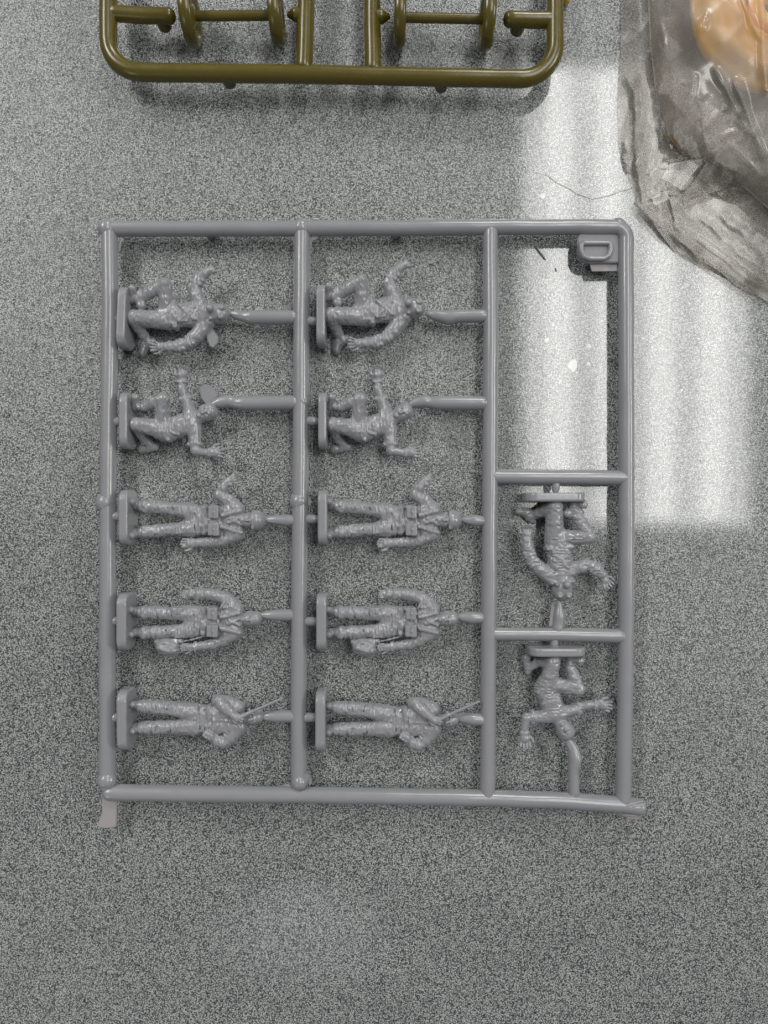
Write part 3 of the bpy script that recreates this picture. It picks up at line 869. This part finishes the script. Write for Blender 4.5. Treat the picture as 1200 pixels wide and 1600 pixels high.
flake([(456, 371), (462, 374), (462, 392), (459, 392), (458, 380)], -2)
flake([(484, 371), (495, 370), (488, 376), (485, 388)], -2)
flake([(457, 1230), (452, 1226), (446, 1226), (440, 1228)], -2)
flake([(640, 345), (655, 340), (668, 339), (682, 342), (686, 346)], -2)
flake([(477, 790), (484, 790), (487, 784), (482, 775), (478, 775)], -2)
flake([(477, 1210), (484, 1211), (487, 1224), (483, 1230)], -4)
flake([(985, 1036), (993, 1040), (995, 1048), (990, 1054), (985, 1055)], -3)
flake([(862, 945), (860, 963), (858, 978), (868, 980), (866, 950)], -2)
flake([(906, 1178), (913, 1183), (908, 1190), (903, 1190)], -2)

# ------------------------------------------------------------------ olive frame with wheels
WO = 14.0
olive = empty('wheel_sprue', 'olive green plastic frame with pairs of small wheels on axles', 'model sprue', (0, 0, 0))
def oadd(name, me, parent=olive): return link(name, me, M['olive'], parent)
def PO(x, y, w=0): return P(x, y, WO + w)
def orail(pts, r, seed):
    return oadd('rail', tube_mesh('rail', [PO(x, y) for x, y in pts], r * S, seg=24, wob=0.05, step=7 * S, seed=seed, seam=0.04))
larc = [(219 - 50 * math.cos(t), 63 + 50 * math.sin(t)) for t in [math.radians(a) for a in range(0, 91, 10)]]
rarc = [(815 + 52 * math.sin(t), 70 + 53 * math.cos(t)) for t in [math.radians(a) for a in range(0, 91, 10)]]
orail([(171, -140), (169, 0)] + larc + [(350, 114.5), (480, 116), (580, 118), (700, 121)] + rarc + [(867, 20), (866, -140)], 13.4, 11)
orail([(480, -140), (478, 0), (475, 106)], 13.2, 12)
orail([(579, -140), (581, 0), (582.5, 108)], 13.2, 13)
orail([(176, 21), (225, 24), (266, 25)], 11.8, 14)
orail([(862, 31), (830, 31), (795, 30)], 12.2, 15)
def onub(x0, x1, y):
    oadd('nub', tube_mesh('nub', [PO(x0, y), PO(x0 * .35 + x1 * .65, y), PO(x1, y)], [11 * S, 10.5 * S, 5 * S], seg=16, step=3 * S))
onub(474, 452, 23); onub(584, 606, 26)
def wheel(x, y, R, th, rz=0.0):
    prof = [(0.0, -th * .30), (R * .30, -th * .30), (R * .34, -th * .22), (R * .66, -th * .22), (R * .72, -th * .46), (R * .92, -th * .5), (R, -th * .34),
            (R * 1.01, 0), (R, th * .34), (R * .92, th * .5), (R * .72, th * .46), (R * .66, th * .22), (R * .34, th * .22), (R * .30, th * .42), (0.0, th * .42)]
    seg = 48; vs_, fs = [], []
    for r, a in prof:
        for k in range(seg):
            t = 2 * math.pi * k / seg
            vs_.append((a * S, r * S * math.cos(t), r * S * math.sin(t)))
    for i in range(len(prof) - 1):
        for k in range(seg):
            fs.append((i * seg + k, i * seg + (k + 1) % seg, (i + 1) * seg + (k + 1) % seg, (i + 1) * seg + k))
    me = mesh_from('wheel', vs_, fs)
    bm = bmesh.new(); bm.from_mesh(me); bmesh.ops.remove_doubles(bm, verts=bm.verts, dist=1e-7); bmesh.ops.recalc_face_normals(bm, faces=bm.faces)
    bm.to_mesh(me); bm.free()
    o = oadd('wheel', me); o.location = PO(x, y); o.rotation_euler = (0, 0, math.radians(rz)); return o
wheel(297, 24, 43, 20, 4); wheel(432, 24, 42, 19, 3); wheel(625, 27, 43, 18, -1); wheel(761, 29, 44, 19, -2)
def axle(x0, y0, x1, y1):
    oadd('axle', tube_mesh('axle', [PO(x0, y0), PO(x1, y1)], 7.6 * S, seg=16, step=8 * S, wob=0.02))
axle(296, 25, 433, 24); axle(625, 27, 761, 30)
for x, y in ((251, 25), (354, 114.5), (691, 121), (812, 31)):
    peg(x, y, 12.0, WO, 'olive', olive, 20.0)

ysp = link('yellow_bar', tube_mesh('yellow_bar', [T(889, -150, 14), T(889, -40, 14), T(884, -1, 14)], 8 * S, seg=16, step=6 * S), M['yellow'])
ysp['label'] = 'end of a yellow plastic bar just past the olive frame'; ysp['category'] = 'plastic bar'

# ------------------------------------------------------------------ orange piece in the clear bag
def lathe(name, prof, seg=72):
    vs_, fs = [], []
    n = len(prof)
    for r, z in prof:
        for k in range(seg):
            t = 2 * math.pi * k / seg
            rr = r * (1 + 0.02 * math.sin(3 * t) + 0.012 * math.sin(7 * t + 1))
            vs_.append((rr * S * math.cos(t), rr * S * math.sin(t), z * S))
    for i in range(n):
        j = (i + 1) % n
        for k in range(seg):
            fs.append((i * seg + k, i * seg + (k + 1) % seg, j * seg + (k + 1) % seg, j * seg + k))
    me = mesh_from(name, vs_, fs)
    bm = bmesh.new(); bm.from_mesh(me); bmesh.ops.recalc_face_normals(bm, faces=bm.faces); bm.to_mesh(me); bm.free()
    return me
prof = []
for i in range(28):
    a = 2 * math.pi * i / 28
    r = 86 + 42 * math.cos(a); z = 34 + 31 * math.sin(a)
    if math.sin(a) > 0: z += 4 * math.cos(6 * a)
    prof.append((r, z))
orange = link('orange_ring', lathe('orange_ring', prof), M['orange'])
orange.location = T(1190, 34, 1.5)
orange['label'] = 'thick orange plastic ring seen blurred inside the clear bag'; orange['category'] = 'plastic ring'
inner = link('inner_ridge', tube_mesh('inner_ridge', [(26 * S * math.cos(a / 20 * 6.2832), 26 * S * math.sin(a / 20 * 6.2832), 30 * S) for a in range(21)], 15 * S, seg=14, cap=False), M['orange'], orange)

def seg_dist(X, Y, a, b):
    ax_, ay = a; bx, by = b
    dx, dy = bx - ax_, by - ay; L2 = dx * dx + dy * dy
    t = np.clip(((X - ax_) * dx + (Y - ay) * dy) / L2, 0, 1)
    return np.hypot(X - ax_ - t * dx, Y - ay - t * dy), t

def in_poly(X, Y, poly):
    ins = np.zeros(X.shape, bool); n = len(poly)
    for i in range(n):
        (x1, y1), (x2, y2) = poly[i], poly[(i + 1) % n]
        c = ((y1 > Y) != (y2 > Y)) & (X < (x2 - x1) * (Y - y1) / (y2 - y1 + 1e-12) + x1)
        ins ^= c
    return ins

def film_sheet(name, poly, hfun, step, mat, parent):
    xs = [p[0] for p in poly]; ys = [p[1] for p in poly]
    gx = np.arange(min(xs) - step, max(xs) + 2 * step, step); gy = np.arange(min(ys) - step, max(ys) + 2 * step, step)
    X, Y = np.meshgrid(gx, gy, indexing='ij')
    ins = in_poly(X, Y, poly)
    bd = np.full(X.shape, 1e9); cx = X.copy(); cy = Y.copy()
    for i in range(len(poly)):
        a, b = poly[i], poly[(i + 1) % len(poly)]
        d, t = seg_dist(X, Y, a, b)
        m = d < bd; bd[m] = d[m]
        cx[m] = (a[0] + t * (b[0] - a[0]))[m]; cy[m] = (a[1] + t * (b[1] - a[1]))[m]
    # keep cells touching the inside; pull outside corners onto the outline
    keep = ins[:-1, :-1] | ins[1:, :-1] | ins[:-1, 1:] | ins[1:, 1:]
    out = ~ins
    X[out] = cx[out]; Y[out] = cy[out]; bd[out] = 0
    Hh = hfun(X, Y, bd)
    nx, ny = X.shape
    used = np.zeros(X.shape, bool)
    used[:-1, :-1] |= keep; used[1:, :-1] |= keep; used[:-1, 1:] |= keep; used[1:, 1:] |= keep
    idx = np.full(X.shape, -1); idx[used] = np.arange(used.sum())
    vs_ = [T(x, y, h) for x, y, h in zip(X[used], Y[used], Hh[used])]
    I, J = np.nonzero(keep)
    fs = [(idx[i, j], idx[i, j + 1], idx[i + 1, j + 1], idx[i + 1, j]) for i, j in zip(I, J)]
    me = mesh_from(name, vs_, fs)
    bm = bmesh.new(); bm.from_mesh(me); bmesh.ops.remove_doubles(bm, verts=bm.verts, dist=1e-8); bm.to_mesh(me); bm.free()
    return link(name, me, mat, parent)

def nz2(X, Y, sc, seed, oct_=3):
    f = np.vectorize(lambda x, y: mnoise.fractal(Vector((x / sc + seed, y / sc, seed * 0.7)), 1.0, 2.0, oct_))
    return f(X, Y)

bag = empty('plastic_bag', 'crumpled clear plastic bag with a hazy pouch and a flat open end', 'plastic bag', (0, 0, 0))
flat_poly = [(972, -120), (970, 90), (966, 150), (968, 215), (975, 262), (990, 294), (999, 306), (989, 321), (1004, 339), (1030, 364), (1058, 393), (1100, 416),
             (1140, 433), (1172, 456), (1260, 505), (1420, 540), (1420, -120)]
creases = [((998, 306), (1040, 352), 8, 9), ((1040, 352), (1175, 452), 7, 9), ((1016, 320), (1100, 388), 9, 8), ((1100, 388), (1240, 470), 6, 10),
           ((1066, 345), (1200, 440), 9, 7), ((1000, 130), (1004, 260), 9, 12), ((1004, 260), (1012, 306), 10, 10), ((1028, 215), (1018, 262), 6, 6),
           ((1012, 306), (1050, 290), 13, 9), ((1050, 290), (1066, 345), 12, 8), ((1064, 296), (1106, 246), 14, 7), ((1036, 284), (1064, 296), 8, 7),
           ((1040, 250), (1106, 242), 8, 9), ((1066, 312), (1140, 280), 8, 10), ((1140, 280), (1230, 300), 8, 14), ((985, 180), (982, 262), 4, 8),
           ((1090, 320), (1180, 400), 5, 10), ((1120, 310), (1220, 390), 5, 12), ((1025, 335), (1062, 395), 5, 7)]
def crumple(X, Y, waves):
    # straight sharp folds crossing each other
    out = 0
    for ang, lam, amp in waves:
        p = (X * math.cos(ang) + Y * math.sin(ang) + 9 * np.sin((X * math.sin(ang) - Y * math.cos(ang)) / 70 + ang * 5)) / lam
        out = out + amp * (np.abs((p % 1.0) - 0.5) * 2)
    return out
def flat_h(X, Y, bd):
    h = 2.0 + 3.5 * np.clip(bd / 30, 0, 1) + 2.0 * nz2(X, Y, 45, 3.1) * np.clip(bd / 12, 0.2, 1)
    for a, b, amp, wd in creases:
        d, t = seg_dist(X, Y, a, b)
        d = d + 1.5 * np.sin(t * 9 + a[0])
        h = h + 0.42 * amp * np.exp(-(d / (0.75 * wd)) ** 2) * (0.65 + 0.35 * np.sin(t * math.pi))
    h += crumple(X, Y, ((0.75, 67, 2.4), (2.3, 83, 2.6)))
    return np.maximum(h, 1.0)
film_sheet('flat_film', flat_poly, flat_h, 2.5, M['film'], bag)

# folded-over layers and taut facets of the open end
def fold(poly, lift, mat, tilt=(0, 0)):
    mx = sum(p[0] for p in poly) / len(poly); my = sum(p[1] for p in poly) / len(poly)
    f = lambda X, Y, bd: flat_h(X, Y, bd + 20) * 0.0 + lift + tilt[0] * (X - mx) + tilt[1] * (Y - my) + 0.5 * np.sin(X * 0.11 + Y * 0.07)
    film_sheet('film_fold', poly, f, 3.5, M[mat], bag)
fold([(990, 112), (1001, 112), (1007, 220), (1013, 300), (1002, 306), (996, 260)], 15, 'double')
fold([(1001, 322), (1014, 312), (1060, 350), (1110, 388), (1205, 448), (1205, 474), (1120, 415), (1040, 364)], 19, 'double')
fold([(1046, 294), (1060, 290), (1069, 325), (1066, 346), (1054, 344), (1050, 318)], 22, 'double')
fold([(1066, 312), (1107, 248), (1152, 270), (1134, 294), (1090, 308), (1076, 314)], 22, 'double')
fold([(1034, 279), (1046, 256), (1105, 244), (1063, 296), (1050, 288)], 18, 'facet')
fold([(1018, 309), (1041, 297), (1046, 310), (1023, 322)], 23, 'facet')

pouch_poly = [(1012, -120), (1014, 0), (1017, 70), (1025, 140), (1036, 185), (1046, 214), (1062, 238), (1080, 249), (1104, 247), (1126, 262), (1160, 290), (1204, 328), (1300, 400), (1420, 430), (1420, -120)]
pleats = [((1062, 238), (1130, 170), 10, 6), ((1062, 238), (1085, 120), 7, 6), ((1062, 238), (1150, 205), 8, 7), ((1060, 232), (1110, 150), 8, 5), ((1058, 222), (1050, 120), 5, 6),
          ((1104, 247), (1160, 215), 8, 8), ((1150, 130), (1190, 240), 14, 9), ((1120, 110), (1150, 170), 9, 9), ((1190, 0), (1196, 140), 12, 9),
          ((1130, 215), (1190, 275), 9, 8), ((1030, 20), (1040, 90), 6, 6), ((1155, 175), (1172, 215), 10, 6), ((1160, 0), (1186, 60), 9, 7), ((1104, 20), (1090, 60), 5, 8)]
def pouch_h(X, Y, bd):
    h = 7 + 92 * (1 - np.exp(-bd / 55.0)) + 7 * nz2(X, Y, 75, 5.5, 1) * np.clip(bd / 25, 0.1, 1)
    for a, b, amp, wd in pleats:
        d, t = seg_dist(X, Y, a, b)
        d = d + 2.0 * np.sin(t * 7 + a[1])
        h = h + amp * np.exp(-(d / (0.62 * wd)) ** 2) * (0.5 + 0.5 * np.sin(t * math.pi))
    return h + crumple(X, Y, ((0.75, 93, 2.4), (2.3, 118, 3.0))) * np.clip(bd / 30, 0.1, 1)
pouch = film_sheet('pouch_film', pouch_poly, pouch_h, 3.0, M['pouch'], bag)
seal = [(1014, 0), (1017, 70), (1025, 140), (1036, 185), (1046, 214), (1062, 238), (1080, 249)]
link('sealed_edge', tube_mesh('sealed_edge', [T(x, y, 8) for x, y in [(1012, -110)] + seal + [(1104, 247), (1126, 262), (1160, 290), (1204, 328), (1260, 370)]], 1.4 * S, seg=8, step=6 * S, flat=0.6), M['pouch'], bag)
spot = link('glue_spot', tube_mesh('glue_spot', [T(1046, 212, 11), T(1052, 220, 12), T(1060, 230, 12), T(1066, 236, 11)], [2 * S, 4 * S, 3.5 * S, 1.5 * S], seg=10, step=3 * S, flat=0.5), M['brown'], bag)
